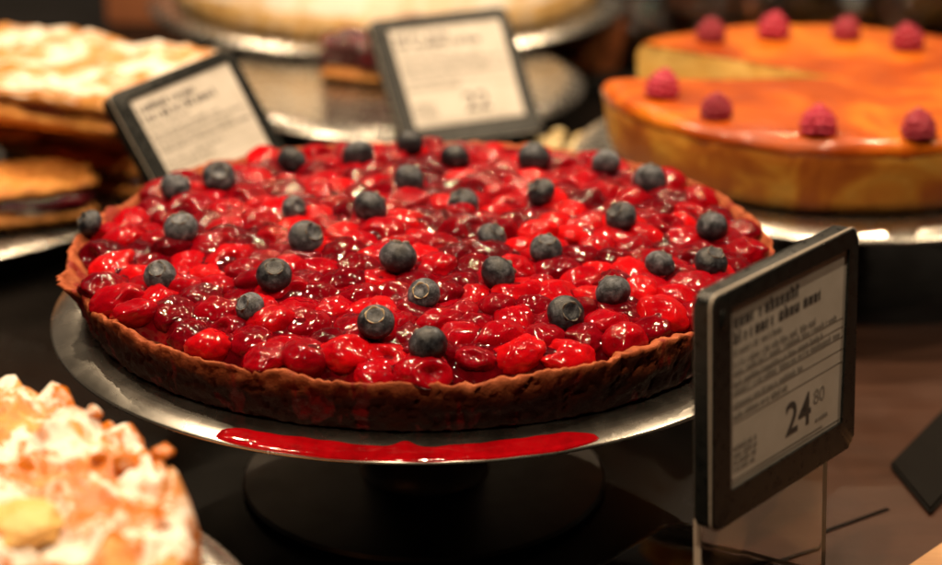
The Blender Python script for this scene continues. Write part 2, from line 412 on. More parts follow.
# packing: relaxed jittered hexagons in the disc
sp = 0.0147; pts = []
for j in range(-13, 14):
    for i in range(-13, 14):
        x = (i + 0.5 * (j % 2)) * sp + rnd.uniform(-.0035, .0035); y = j * sp * 0.866 + rnd.uniform(-.0035, .0035)
        if math.hypot(x, y) < 0.1290: pts.append([x, y])
pts = np.array(pts)
for _ in range(25):
    d = pts[:, None] - pts[None]; L = np.hypot(d[..., 0], d[..., 1]) + np.eye(len(pts))
    k = np.clip(0.0141 - L, 0, None)[..., None] * d / L[..., None] * 0.35; k[np.arange(len(pts)), np.arange(len(pts))] = 0
    pts += k.sum(1); rr_ = np.hypot(pts[:, 0], pts[:, 1]); s_ = np.where(rr_ > 0.1278, 0.1278 / rr_, 1)[:, None]; pts *= s_
cherries = []
for x, y in pts:
    r = math.hypot(x, y)
    z = 0.0194 + 0.0040 * (1 - (r / 0.13) ** 2) + rnd.uniform(-.0016, .0018)
    sz = rnd.uniform(0.0080, 0.0104)
    cherries.append((x, y, z, sz * rnd.uniform(1.0, 1.22), sz * rnd.uniform(0.88, 1.0), sz * rnd.uniform(0.55, 0.74), rnd.uniform(0, 6.28), rnd.uniform(-.35, .35), rnd.uniform(-.35, .35), rnd.randrange(12), rnd.random()))
# height of the fruit on a grid (also carries the glaze and the blueberries)
NG = 340; gx = np.linspace(-0.134, 0.134, NG); GX, GY = np.meshgrid(gx, gx, indexing='ij'); H = np.full_like(GX, 0.0145)
for (x, y, z, a, b, c, rz, rx, ry, k, t) in cherries:
    cx_, sx_ = math.cos(rz), math.sin(rz); u = (GX - x) * cx_ + (GY - y) * sx_; v = -(GX - x) * sx_ + (GY - y) * cx_
    q = 1 - (u / a) ** 2 - (v / b) ** 2; H = np.maximum(H, np.where(q > 0, z + c * np.sqrt(np.clip(q, 0, None)), 0.012))
def blur(A, s):
    k = np.exp(-0.5 * (np.arange(-3 * s, 3 * s + 1) / s) ** 2); k /= k.sum(); p = 3 * s
    for ax in (0, 1):
        B = np.pad(A, [(p, p) if i == ax else (0, 0) for i in (0, 1)], mode='edge')
        A = sum(w * np.take(B, range(i, i + A.shape[ax]), axis=ax) for i, w in enumerate(k))
    return A
G = blur(H, 3) - 0.0014
RG = np.hypot(GX, GY)
G = G - np.clip((RG - 0.122) / 0.008, 0, 1) ** 2 * 0.0045
def hz(x, y):
    i = int(np.clip((x + .134) / .268 * (NG - 1), 0, NG - 1)); j = int(np.clip((y + .134) / .268 * (NG - 1), 0, NG - 1)); return float(H[i, j]), float(G[i, j])
idx = -np.ones((NG, NG), int); vv = []
for i in range(NG):
    for j in range(NG):
        if RG[i, j] < 0.1315:
            idx[i, j] = len(vv); vv.append((gx[i], gx[j], G[i, j] + 0.0006 * nz((gx[i], gx[j], 0), 160, 3)))
ff = [(idx[i, j], idx[i + 1, j], idx[i + 1, j + 1], idx[i, j + 1]) for i in range(NG - 1) for j in range(NG - 1)
      if min(idx[i, j], idx[i + 1, j], idx[i + 1, j + 1], idx[i, j + 1]) >= 0]
link('filling', mesh('filling', vv, ff), GLAZE, tart)

def cmat(c):
    return Matrix.Translation(c[:3]) @ Matrix.Rotation(c[6], 4, 'Z') @ Matrix.Rotation(c[7], 4, 'X') @ Matrix.Rotation(c[8], 4, 'Y') @ Matrix.Diagonal((c[3], c[4], c[5], 1))
cherries.sort(key=lambda c: c[1])                                  # those nearest the viewer show largest
rest_v, rest_f, rest_t = [], [], []
for n_, c in enumerate(cherries):
    mt = cmat(c)
    if n_ < 100:
        o = bpy.data.objects.new('cherry', CH[c[9]]); col.objects.link(o); o.parent = tart; o.matrix_local = mt
    else:
        me = CH[c[9]]; k = len(me.vertices); co = np.empty(k * 3); me.vertices.foreach_get('co', co); co = co.reshape(-1, 3)
        co = co @ np.array(mt.to_3x3()).T + np.array(mt.translation)
        b0 = len(rest_v) * k if False else sum(len(a) for a in rest_v)
        tri = np.empty(len(me.polygons) * 3, int); me.loops.foreach_get('vertex_index', tri)
        rest_v.append(co); rest_f.append(tri.reshape(-1, 3) + b0); rest_t.append(np.full(k, c[10]))
RV, RF, RTn = np.concatenate(rest_v), np.concatenate(rest_f), np.concatenate(rest_t)
me = bpy.data.meshes.new('cherry'); me.vertices.add(len(RV)); me.vertices.foreach_set('co', RV.ravel())
me.loops.add(RF.size); me.loops.foreach_set('vertex_index', RF.ravel().astype(np.int32))
me.polygons.add(len(RF)); me.polygons.foreach_set('loop_start', np.arange(0, RF.size, 3, dtype=np.int32))
me.update(calc_edges=True); me.polygons.foreach_set('use_smooth', [True] * len(RF))
at_ = me.attributes.new('tone', 'FLOAT', 'POINT'); at_.data.foreach_set('value', RTn)
o = link('cherry', me, CHERRY, tart); tag(o, kind='stuff')

# syrup that ran onto the lip of the plate
def syrup_mesh(a0, a1, r0, r1, t, na=150, nr=16, fr=None):
    V, Fc = [], []
    for side in (1, 0):
        for i in range(na + 1):
            u = i / na; a = a0 + (a1 - a0) * u
            e = min(1.0, max(0.0, 1 - abs(2 * u - 1) ** 9)) ** 0.5
            w0 = r0 + 0.0022 * nz((u * 5, 0, 0), 1, 3) + 0.0008 * nz((u * 19, 0, 0), 1, 4) - 0.0032 * math.exp(-((u - 0.5) / 0.03) ** 2) + (1 - e) * (r1 - r0) * 0.75; w1 = r1 - (1 - e) * (r1 - r0) * 0.25 + 0.0003 * nz((u * 9, 4, 0), 1, 3)
            for j in range(nr + 1):
                v = j / nr; r = w0 + (w1 - w0) * v; dome = max(0, 1 - abs(2 * v - 1) ** 4) ** 0.5 * max(e, 0.02)
                z = lip_z(r) + (t * dome * (1 + 0.7 * nz((u * 14, v * 2, 1), 1, 5)) + 0.00008 if side else 0.00004)
                V.append((r * math.cos(a), r * math.sin(a), z))
    m1 = (na + 1) * (nr + 1); W = nr + 1
    for i in range(na):
        for j in range(nr):
            q = (i * W + j, (i + 1) * W + j, (i + 1) * W + j + 1, i * W + j + 1); Fc += [q, tuple(m1 + k for k in reversed(q))]
    B = [i * W for i in range(na + 1)] + [na * W + j for j in range(1, W)] + [i * W + nr for i in range(na - 1, -1, -1)] + [j for j in range(nr - 1, 0, -1)]
    for k in range(len(B)):
        a, b = B[k], B[(k + 1) % len(B)]; Fc.append((a, b, m1 + b, m1 + a))
    return mesh('syrup', V, Fc)
def ang(px, py, z): p = at(px, py, z); return math.atan2(p[1], p[0] - TX)
zl = ZB - 0.002
A0, A1 = ang(214, 434, zl), ang(602, 438, zl)
o = link('syrup_puddle', syrup_mesh(A0, A1, 0.1398, 0.1467, 0.0005), SYRUP, None, (TX, 0, ZB)); tag(o, 'glossy red cherry syrup spilt along the steel plate lip below the tart', 'syrup')

# ------------------------------------------------------------------ blueberries
def blueberry_mesh(k):
    bm = ico(4)
    for v in bm.verts:
        d = v.co.normalized(); r = 1 + 0.025 * nz(d, 1.6, k) + 0.012 * nz(d, 5, k + 3)
        th = math.acos(max(-1, min(1, d.z)))
        r -= 0.20 * math.exp(-(th / 0.34) ** 4)                     # hollow under the crown
        r += 0.045 * math.exp(-((th - 0.47) / 0.09) ** 2)
        v.co = Vector((d.x * r, d.y * r, d.z * r * 0.88))
    return bm_mesh('blueberry', bm)
def calyx_mesh(k):
    """ragged five-lobed crown"""
    n = 60; V = []
    for j in range(7):
        t = j / 6
        for i in range(n):
            a = 2 * math.pi * i / n; lobe = 0.5 + 0.5 * math.cos(5 * a + 0.6 * nz((math.cos(a), math.sin(a), k), 2, k))
            h = (0.01 + 0.10 * lobe ** 1.4) * (1 + 0.5 * nz((math.cos(a), math.sin(a), 0), 3, k))
            prof = [(0.20, 0.70), (0.30, 0.705), (0.38, 0.72 ), (0.43, 0.78 + h * 0.5), (0.47, 0.80 + h), (0.50, 0.80 + h * 0.9), (0.47, 0.74)][j]
            fl = 1 + 0.12 * lobe * t
            V.append((prof[0] * fl * math.cos(a), prof[0] * fl * math.sin(a), prof[1]))
    return mesh('calyx', V, grid_closed(7, n))
BB = [blueberry_mesh(k) for k in range(5)]; CA = [calyx_mesh(k) for k in range(5)]; CAP = [calyx_mesh(k) for k in range(7, 9)]
for me in BB: me.materials.append(BLUE)
for me in CA: me.materials.append(CALYX)
for me in CAP: me.materials.append(CALYX_PALE)
# px, py, width px, lean of the crown (x, y, z), pale crown, label
BERRIES = [
 (90, 223, 28, (-.7, -.3, .6), 0, 'blueberry leaning on the bare crust rim next to the pile of crumble slices'),
 (176, 189, 33, (.6, .7, .5), 0, 'smooth round blueberry just below the dark thick edge of the tilted rear label'),
 (219, 177, 33, (.15, -.75, .7), 0, 'blueberry with an open dark crown just below the tilted rear label screen'),
 (181, 228, 35, (.0, -.35, .9), 0, 'pale topped blueberry one row in front of the smooth berry under the tilted label'),
 (160, 276, 34, (-.1, -.6, .8), 0, 'wrinkled blueberry closest to the broken flake of crust at the side of the tart'),
 (292, 163, 33, (.4, .8, .3), 0, 'blueberry at the far rim directly below the lower corner of the tilted label'),
 (294, 208, 25, (.5, -.7, .5), 0, 'small squashed blueberry, the smallest, in the far half of the tart'),
 (306, 238, 37, (.55, -.5, .6), 0, 'large creased blueberry just in front of the smallest squashed berry'),
 (274, 275, 37, (.1, -.55, .85), 0, 'blueberry with a wide ring shaped crown beside a bright red cherry'),
 (250, 307, 30, (-.5, -.5, .5), 0, 'small half sunk blueberry in front of the berry with a ring shaped crown'),
 (358, 155, 33, (-.3, .8, .4), 0, 'blurred flat blueberry at the far rim between the two rear labels'),
 (370, 208, 36, (.5, .6, .4), 0, 'oval blueberry in the far half, midway between the two rear labels and the centre'),
 (398, 257, 38, (.1, .3, .9), 0, 'grey wide blueberry close to the centre of the tart'),
 (376, 322, 37, (-.05, -.6, .8), 1, 'blueberry with a brown round scar, near the front crust'),
 (428, 345, 40, (-.3, .7, .3), 0, 'large smooth grey blueberry nearest the front crust'),
 (424, 294, 33, (-.25, -.75, .6), 2, 'shrivelled blueberry with a pale tan spot in its crown'),
 (410, 144, 28, (.0, .8, .3), 0, 'blurred blueberry at the far rim under the upright rear label'),
 (409, 180, 32, (.6, .5, .4), 0, 'blueberry one row in front of the far rim berry under the upright label'),
 (455, 158, 30, (.2, .6, .6), 0, 'blurred blueberry at the far rim below the price on the upright rear label'),
 (463, 204, 33, (-.5, -.2, .8), 0, 'dark blueberry in the middle of the far half of the tart'),
 (492, 237, 31, (.4, -.3, .8), 0, 'dark glossy upright blueberry just behind the berry with a star crown'),
 (498, 274, 37, (.7, .5, .3), 0, 'blueberry lying on its side just in front of the berry with a star crown'),
 (534, 158, 33, (.1, .7, .6), 0, 'blurred wide blueberry at the far rim close to the dish of pale chips'),
 (541, 192, 30, (-.6, -.2, .7), 0, 'dark rounded blueberry two rows in front of the dish of pale chips'),
 (546, 249, 33, (.05, -.35, .92), 0, 'blueberry with a neat star crown on top, right of the centre'),
 (566, 314, 38, (.35, -.75, .5), 0, 'pale blueberry with a deep hollow crown near the front crust, facing the viewer'),
 (613, 292, 36, (-.3, .6, .5), 0, 'blueberry beside the pale berry with the deep hollow crown, towards the black label'),
 (621, 217, 32, (-.5, -.4, .7), 0, 'blueberry halfway between the centre and the rim facing the cheesecake'),
 (606, 163, 30, (.0, .7, .6), 0, 'blueberry at the far rim closest to the cheesecake edge'),
 (650, 180, 34, (.3, .7, .5), 0, 'blueberry by the rim in front of the brown side of the cheesecake'),
 (660, 265, 32, (.5, .6, .4), 0, 'blueberry behind the black front label, the one farthest from its top edge'),
 (711, 262, 34, (.3, -.3, .9), 0, 'blueberry with a dark star crown touching a bright cherry next to the front label'),
 (712, 227, 33, (-.2, .6, .6), 0, 'mottled blueberry close to the crust on the side of the cheesecake stand'),
]
for k, (px, py, w, ln, pale, lab) in enumerate(BERRIES):
    z = 0.112
    for _ in range(4):
        p = at(px, py, z); dist = float((p - CAM) @ FW); rad = w / F * dist / 2 * 0.97
        h, g = hz(p[0] - TX, p[1]); z = ZB + 0.55 * h + 0.45 * g + rad * 0.52 if k else RIMZ + rad * 1.05
    b = bpy.data.objects.new('blueberry', BB[k % 5]); col.objects.link(b)
    q = Vector(ln).normalized().to_track_quat('Z', 'Y') @ Matrix.Rotation(k * 1.3, 3, 'Z').to_quaternion()
    b.rotation_mode = 'QUATERNION'; b.rotation_quaternion = q; sq = 0.90 + 0.12 * ((k * 7) % 5) / 4; b.scale = (rad * 1.04, rad * (1.0 + 0.02 * ((k * 3) % 4)), rad * sq); b.location = p
    tag(b, lab, 'blueberry', 'blueberries on the cherry tart')
    c = bpy.data.objects.new('calyx', CAP[pale - 1] if pale else CA[k % 5]); col.objects.link(c); c.parent = b

# ------------------------------------------------------------------ price labels
SW, SH, ST = 0.085, 0.0785, 0.0075
def quads(name, rects, z, mt, parent):
    V, Fc = [], []
    for x0, y0, x1, y1 in rects:
        k = len(V); t = 0.00006
        V += [(x0, y0, z), (x1, y0, z), (x1, y1, z), (x0, y1, z), (x0, y0, z + t), (x1, y0, z + t), (x1, y1, z + t), (x0, y1, z + t)]
        Fc += [(k + 4, k + 5, k + 6, k + 7), (k, k + 1, k + 5, k + 4), (k + 1, k + 2, k + 6, k + 5), (k + 2, k + 3, k + 7, k + 6), (k + 3, k, k + 4, k + 7)]
    return link(name, mesh(name, V, Fc, False), mt, parent)
def scribble(x0, x1, y, h, q, th=0.16):
    """a line of print too small to read: stems and bars grouped in words"""
    out = []; x = x0; t = h * th
    while x < x1:
        for _ in range(q.randint(3, 9)):
            w = h * q.uniform(0.42, 0.62)
            if x + w > x1: break
            asc = q.choice((0.68, 0.68, 1.0)); out.append((x, y - h, x + t, y - h + h * asc))
            if q.random() < 0.75: out.append((x + w - t, y - h, x + w, y - h + h * 0.68))
            for lv in q.sample((0.0, 0.34, 0.6), q.randint(1, 2)): out.append((x + t, y - h + h * lv, x + w - t, y - h + h * lv + t))
            x += w + h * 0.16
        x += h * 0.4
        if x + h > x1: break
    return out
def text_mesh(s, size):
    cu = bpy.data.curves.new('price', 'FONT'); cu.body = s; cu.size = size; cu.extrude = 0.00004; cu.offset = size * 0.012
    o = bpy.data.objects.new('price', cu); col.objects.link(o); dg = bpy.context.evaluated_depsgraph_get()
    me = bpy.data.meshes.new_from_object(o.evaluated_get(dg)); bpy.data.objects.remove(o); bpy.data.curves.remove(cu)
    return me
def frame_mesh():
    """housing with a raised bezel round the screen"""
    bm = bmesh.new(); bm.from_mesh(rounded_slab('tmp', SW, SH, ST, 0.0035, 0.0014)); 
    front = max((f for f in bm.faces), key=lambda f: f.calc_center_median().z * 1e3 + f.calc_area())
    front = max((f for f in bm.faces if f.normal.z > 0.9), key=lambda f: f.calc_area())
    bm.faces.remove(front)
    rim = [e for e in bm.edges if e.is_boundary]
    vs = [v for v in bm.verts if any(e.is_boundary for e in v.link_edges)]
    vs.sort(key=lambda v: math.atan2(v.co.y + SH / 2, v.co.x - SW / 2))
    sx0, sx1, sy0, sy1 = SW * 0.115, SW * 0.935, -SH * 0.080, -SH * 0.860
    n = len(vs)
    def onrect(v):
        dx, dy = v.co.x - (sx0 + sx1) / 2, v.co.y - (sy0 + sy1) / 2
        k = min((sx1 - sx0) / 2 / max(abs(dx), 1e-9), (sy0 - sy1) / 2 / max(abs(dy), 1e-9)); return (sx0 + sx1) / 2 + dx * k, (sy0 + sy1) / 2 + dy * k
    zf = vs[0].co.z
    a = [bm.verts.new((*onrect(v), zf)) for v in vs]; b = [bm.verts.new((*onrect(v), zf - 0.0012)) for v in vs]
    for i in range(n):
        k = (i + 1) % n; bm.faces.new((vs[i], vs[k], a[k], a[i])); bm.faces.new((a[i], a[k], b[k], b[i]))
    # corner points of the opening
    bm.faces.new(b)
    return bm_mesh('housing', bm, True, 35), (sx0, sx1, sy0, sy1, zf)
FRAME, (SX0, SX1, SY0, SY1, SZF) = frame_mesh(); FRAME.materials.append(PLASTIC)
def edge_mesh():
    """thin clear lip of the front cover running round the housing"""
    pts = []; rad = 0.0036
    for cx, cy, a0 in ((SW - rad, -rad, 0), (rad, -rad, 90), (rad, -SH + rad, 180), (SW - rad, -SH + rad, 270)):
        for k in range(7): a = R(a0 + 15 * k); pts.append((cx, cy, math.cos(a), math.sin(a)))
    V = []
    for off, z in ((0.0003, -0.0014), (0.0003, -0.0008), (-0.0001, -0.0008), (-0.0001, -0.0014)):
        V += [(cx + (rad + off) * c, cy + (rad + off) * s_, z) for cx, cy, c, s_ in pts]
    n = len(pts); return mesh('cover_edge', V, grid_closed(4, n) + [(3 * n + i, 3 * n + (i + 1) % n, (i + 1) % n, i) for i in range(n)])
EDGE = edge_mesh(); EDGE.materials.append(ACR_EDGE)
def label_sign(TL, yaw, tilt, roll, label, cents, price, seed, holder_h):
    o = empty('price_label', TL, label, 'price label', 'electronic price labels on acrylic stands')
    u = Vector((math.cos(yaw), math.sin(yaw), 0)); n = Vector((math.sin(yaw), -math.cos(yaw), 0))
    v = Vector((0, 0, 1)) * math.cos(tilt) - n * math.sin(tilt)
    u, v = u * math.cos(roll) + v * math.sin(roll), v * math.cos(roll) - u * math.sin(roll)
    w = u.cross(v); mt = Matrix((u, v, w)).transposed().to_4x4(); mt.translation = Vector([float(a) for a in TL]); o.matrix_world = mt
    q = random.Random(seed)
    link('housing', FRAME, None, o)
    zs = SZF - 0.0010
    s = link('screen', mesh('screen', [(SX0, SY1, zs), (SX1, SY1, zs), (SX1, SY0, zs), (SX0, SY0, zs)], [(0, 1, 2, 3)], False), PAPER, o)
    W, Hh = SX1 - SX0, SY0 - SY1
    X = lambda f: SX0 + W * f
    Y = lambda f: SY0 - Hh * f
    z = zs + 0.00005
    bold = scribble(X(.04), X(.60), Y(.055), 0.0044, q, 0.24) + scribble(X(.04), X(.80), Y(.140), 0.0044, q, 0.24)
    quads('heading', bold, z, INK, s)
    small = []
    for fy, x1 in ((.235, .45), (.30, .75), (.345, .92), (.405, .80), (.45, .95), (.525, .62), (.585, .50)):
        small += scribble(X(.04), X(x1), Y(fy), 0.0024, q, 0.22)
    for fy in (.76, .80, .84, .88): small += scribble(X(.04), X(.22 + .04 * q.random()), Y(fy), 0.0022, q, 0.22)
    quads('small_print', small, z, INKGREY, s)
    rules = [(X(.04), Y(fy) - 0.00012, X(.97), Y(fy) + 0.00012) for fy in (.385, .435, .495, .565, .640)]
    rules += [(X(.03), Y(.952) - 0.0005, X(.80), Y(.952)), (X(.03), Y(.975) - 0.0003, X(.95), Y(.975))]
    quads('rule_line', rules, z, INKGREY, s)
    if price:
        link('price', text_mesh(price, 0.0160), INK, s, (X(.47), Y(.89), z))
        if cents: link('cents', text_mesh(cents, 0.0072), INKGREY, s, (X(.715), Y(.80), z)); quads('unit_mark', scribble(X(.735), X(.86), Y(.885), 0.0016, q, 0.2), z, INKGREY, s)
    else:
        quads('price', scribble(X(.5), X(.7), Y(.78), 0.010, q, 0.2), z, INKGREY, s)
    # moulded catch in the wide side of the bezel
    bm = bmesh.new(); bmesh.ops.create_uvsphere(bm, u_segments=16, v_segments=10, radius=1)
    for vt in bm.verts: vt.co = Vector((vt.co.x * 0.0016, vt.co.y * 0.0035, vt.co.z * 0.0009))
    link('catch', bm_mesh('catch', bm), PLASTIC, o, (SW * 0.060, -SH * 0.11, SZF))
    # acrylic back plate reaching the counter, with a flat rounded foot
    hm = rounded_slab('holder', SW * 0.90, holder_h, 0.0028, 0.003, 0.0004)
    h = link('holder', hm, ACRYLIC, o, (SW * 0.05, -0.004, -ST - 0.0002)); satin_edges(hm)
    link('cover_edge', EDGE, None, o)
    return o, mt
deg = R
o, mt = label_sign((0.0728, -0.1925, 0.1562), R(49.5), R(2.8), R(0.2), 'black electronic price label upright in front of the tart, showing 24 80', '80', '24', 3, 0.146)
bl = mt @ Vector((SW * 0.05, 0, -ST)); br = mt @ Vector((SW * 0.95, 0, -ST))
# foot of the front label holder: a flat acrylic sheet with rounded corners going back from the upright plate
u_ = Vector((math.cos(R(49.5)), math.sin(R(49.5)), 0)); v_ = Vector((-math.sin(R(49.5)), math.cos(R(49.5)), 0))
ft = link('holder_foot', rounded_slab('holder_foot', SW * 0.9, 0.13, 0.003, 0.009, 0.0013), ACRYLIC, o)
fm = Matrix((u_, v_, Vector((0, 0, 1)))).transposed().to_4x4()
corner = at(674, 518, 0.0075); fm.translation = Vector(corner) - u_ * SW * 0.9
satin_edges(ft.data); ft.matrix_parent_inverse = Matrix.Identity(4); ft.matrix_local = mt.inverted() @ fm
label_sign((-0.1704, 0.1637, 0.1193), R(51.6), R(33.5), R(4.4), 'steeply tilted black price label by the crumble slices, lower corner behind the tart', None, None, 5, 0.140)
label_sign((-0.0572, 0.3505, 0.1092), R(25.3), R(39.9), 0, 'black price label behind the far rim of the tart showing 22', None, '22', 9, 0.135)

# ------------------------------------------------------------------ cheesecake with raspberries
cheese = empty('cheesecake', (CKX, CKY, CKZ - CKH), 'tall baked cheesecake with orange glaze and one slice cut out', 'cake')
CR = 0.115
def wedge_surface(prof, a0, a1, n=170, apex=(0.006, 0.002), seed=1, amp=0.0012):
    V = []; prof = [(r * 0.898, z * CKH / 0.0375) for r, z in prof]
    for r, z in prof:
        for i in range(n):
            a = a0 + (a1 - a0) * i / (n - 1); c, s = math.cos(a), math.sin(a)
            f = r / CR; rr = r + amp * f * (nz((c, s, z * 20), 3, seed) + 0.6 * nz((c, s, z * 60), 9, seed + 1))
            ax, ay = apex[0] * (1 - f), apex[1] * (1 - f)
            V.append((ax + rr * c, ay + rr * s, z + 0.0012 * nz((rr * c * 30, rr * s * 30, 0), 1, seed + 2) * (1 if z > 0.02 else 0)))
    rows = len(prof); Fc = [(j * n + i, j * n + i + 1, (j + 1) * n + i + 1, (j + 1) * n + i) for j in range(rows - 1) for i in range(n - 1)]
    return V, Fc
a0, a1 = R(184), R(360 + 143)
pr = [(0.0, 0.0003), (0.119, 0.0003), (0.1225, 0.002), (0.1245, 0.008), (0.1265, 0.016), (0.1280, 0.024), (0.1285, 0.030), (0.1278, 0.0342), (0.1255, 0.0365), (0.120, 0.0372), (0.06, 0.0362), (0.0, 0.0360)]
V, Fc = wedge_surface(pr, a0, a1)
link('body', mesh('body', V, Fc), BAKED, cheese)
# cut faces (one at each side of the missing slice)
N_ = 170
for k, idx_ in (('cut_face', 0), ('cut_face', N_ - 1)):
    ring = [V[j * N_ + idx_] for j in range(len(pr))]
    ap_b, ap_t = ring[0], ring[-1]; out = [Vector(p) for p in ring[1:-2]]; VV = []; FF = []
    M_ = 24; aB, aT = Vector(ap_b), Vector(ap_t)
    zs_ = [p.z for p in out]
    for p in out:
        t = min(1, max(0, p.z / 0.035)); a_ = aB.lerp(aT, t); a_.z = p.z
        for m_ in range(M_ + 1):
            w = a_.lerp(p, m_ / M_); nn = 0.0013 * nz(w, 120, 4) + 0.0008 * nz(w, 300, 5); side = Vector((-p.y, p.x, 0)).normalized() * (1 if idx_ else -1)
            VV.append(tuple(w + side * (0.0006 + nn)))
    for j in range(len(out) - 1):
        for m_ in range(M_): b0 = j * (M_ + 1) + m_; FF.append((b0, b0 + 1, b0 + M_ + 2, b0 + M_ + 1))
    link(k, mesh(k, VV, FF), CRUMB, cheese)
gp = [(0.0, 0.0372), (0.06, 0.0374), (0.112, 0.0384), (0.1215, 0.0384), (0.1258, 0.0374), (0.1285, 0.0348), (0.1292, 0.0318), (0.1284, 0.0305), (0.126, 0.033), (0.0, 0.0362)]
V, Fc = wedge_surface(gp, a0 + 0.002, a1 - 0.002, 170, amp=0.0012)
def drip(v):
    r = math.hypot(v[0], v[1]); k = max(0, (0.0325 - v[2]) / 0.006) if r > 0.1125 else 0
    c, s_ = v[0] / (r + 1e-9), v[1] / (r + 1e-9); return (v[0], v[1], v[2] - min(k, 1.0) * 0.0042 * max(-0.3, nz((c, s_, 0), 5, 41) + 0.7 * nz((c, s_, 0), 16, 42)))
V = [drip(v) for v in V]
link('glaze', mesh('glaze', V, Fc), APRICOT, cheese)
def raspberry_mesh(k):
    bm = bmesh.new(); q = random.Random(k)
    def ball(p, r):
        g = bmesh.ops.create_icosphere(bm, subdivisions=2, radius=r, matrix=Matrix.Translation(p))
    core = bmesh.ops.create_icosphere(bm, subdivisions=3, radius=1)
    for v in core['verts']: v.co = Vector((v.co.x * 0.0070, v.co.y * 0.0070, 0.0075 + v.co.z * 0.0085))
    for lv, (z, r, n) in enumerate(((0.0025, 0.0068, 13), (0.0062, 0.0071, 13), (0.0098, 0.0062, 11), (0.0130, 0.0044, 8), (0.0155, 0.0020, 4), (0.0165, 0, 1))):
        for i in range(n):
            a = 2 * math.pi * (i + 0.5 * lv) / n + q.uniform(-.1, .1); ball((r * math.cos(a), r * math.sin(a), z + q.uniform(-.0004, .0004)), 0.00205 * q.uniform(.9, 1.1))
    return bm_mesh('raspberry', bm)
RB = [raspberry_mesh(k) for k in range(3)]
for me in RB: me.materials.append(RASP)
zt = CKZ + 0.0006
for k, (px, py, lab, ln) in enumerate((
    (660, 97, 'raspberry at the cut edge of the cheesecake, in front of the missing slice', (-.1, .1)),
    (716, 117, 'raspberry on the glaze in front of the yellow cut face', (.05, -.1)),
    (818, 135, 'raspberry near the front edge of the cheesecake, above a light spot on the glaze', (.1, .1)),
    (919, 138, 'raspberry at the front edge of the cheesecake, farthest from the missing slice', (.1, 0)),
    (711, 40, 'raspberry at the far rim directly behind the yellow cut face', (0, .1)),
    (772, 38, 'far rim raspberry next after the one behind the cut face', (-.1, 0)),
    (843, 38, 'middle one of the raspberries along the far rim of the cheesecake', (.1, .1)),
    (908, 48, 'far rim raspberry closest to the bright packaging highlight', (-.05, -.1)))):
    p = at(px, py, zt); b = bpy.data.objects.new('raspberry', RB[k % 3]); col.objects.link(b); b.location = p - np.array([0, 0, 0.001])
    b.rotation_euler = (ln[0] * 2.2, ln[1] * 2.2, k * 1.1); s = (0.98, 0.9, 1.0, 0.95, 0.92, 1.02, 0.9, 1.0)[k]; b.scale = (s, s, s * 0.86)
    tag(b, lab, 'raspberry', 'raspberries on the cheesecake')

# ------------------------------------------------------------------ crumble slices
def lumpy_box(name, x, y, z0, z1, seed, mt, parent, amp=0.0016, crumb=0.0, cut=26, inset=0.0):
    bm = bmesh.new(); bmesh.ops.create_cube(bm, size=1)
    for v in bm.verts: v.co = Vector((v.co.x * (x - inset), v.co.y * (y - inset), (z0 + z1) / 2 + v.co.z * (z1 - z0)))
    bmesh.ops.bevel(bm, geom=list(bm.edges), offset=min(0.003, (z1 - z0) * 0.3), segments=2, affect='EDGES')
    bmesh.ops.subdivide_edges(bm, edges=[e for e in bm.edges if e.calc_length() > 0.006], cuts=cut, use_grid_fill=True)
    bm.normal_update()
    for v in bm.verts:
        p = v.co; d = amp * (1.3 * nz(p, 32, seed) + 0.6 * nz(p, 90, seed + 1) + 0.35 * nz(p, 230, seed + 5))
        if crumb and v.normal.z > 0.3: d += crumb * max(0, nz(p, 95, seed + 2) + 0.25) + crumb * 0.4 * nz(p, 240, seed + 3)
        v.co = p + v.normal * d
    return link(name, bm_mesh(name, bm), mt, parent)
def crumble_slice(loc, size, rz, label, seed, tiltx=0.0, tilty=0.0, h=0.025, top=GOLD_SUGAR, jam=0.12):
    o = empty('crumble_slice', loc, label, 'cake slice', 'crumble cake slices piled on the low stand', rz); o.rotation_euler = (tiltx, tilty, rz)
    x, y = size
    lumpy_box('pastry_base', x, y, 0.0006, h * 0.48, seed, DOUGH, o, amp=0.0022)
    lumpy_box('jam_layer', x, y, h * (0.48 - jam / 2), h * (0.48 + jam), seed + 4, JAM, o, amp=0.0030, inset=0.003)
    lumpy_box('crumble_top', x, y, h * (0.46 + jam), h - 0.002, seed + 8, top, o, crumb=0.005, amp=0.0024)
    return o
def sl(px, py, z, size, deg_, label, seed, h=0.025, **k):
    """px, py: where the top corner nearest the viewer is seen"""
    a = R(deg_); c = at(px, py, z + h); x, y = size
    ctr = c + np.array([-math.cos(a) * x / 2 - math.sin(a) * y / 2, -math.sin(a) * x / 2 + math.cos(a) * y / 2, 0]); ctr[2] = z
    crumble_slice(ctr, size, a, label, seed, h=h, **k)
L0 = LZ + 0.0002
sl(97, 179, L0, (0.110, 0.050), 24, 'crumble slice at the bottom front of the pile with dark red jam showing', 11, top=DOUGH, h=0.025, jam=0.30)
sl(136, 166, L0, (0.100, 0.070), -30, 'shaded crumble slice at the bottom of the pile behind the tilted label', 12, h=0.022, top=DOUGH)
sl(44, 106, L0 + 0.026, (0.090, 0.055), 18, 'sugared crumble slice end resting on the front jam slice', 13, h=0.021)
sl(122, 120, L0 + 0.0235, (0.125, 0.085), -26, 'golden crumble slice in the middle of the pile under the big sugared slab', 14, h=0.020, top=DOUGH)
sl(112, 101, L0 + 0.047, (0.150, 0.112), -27, 'wide powder sugared crumble slab lying on top of the pile', 15, h=0.023, jam=0.06)

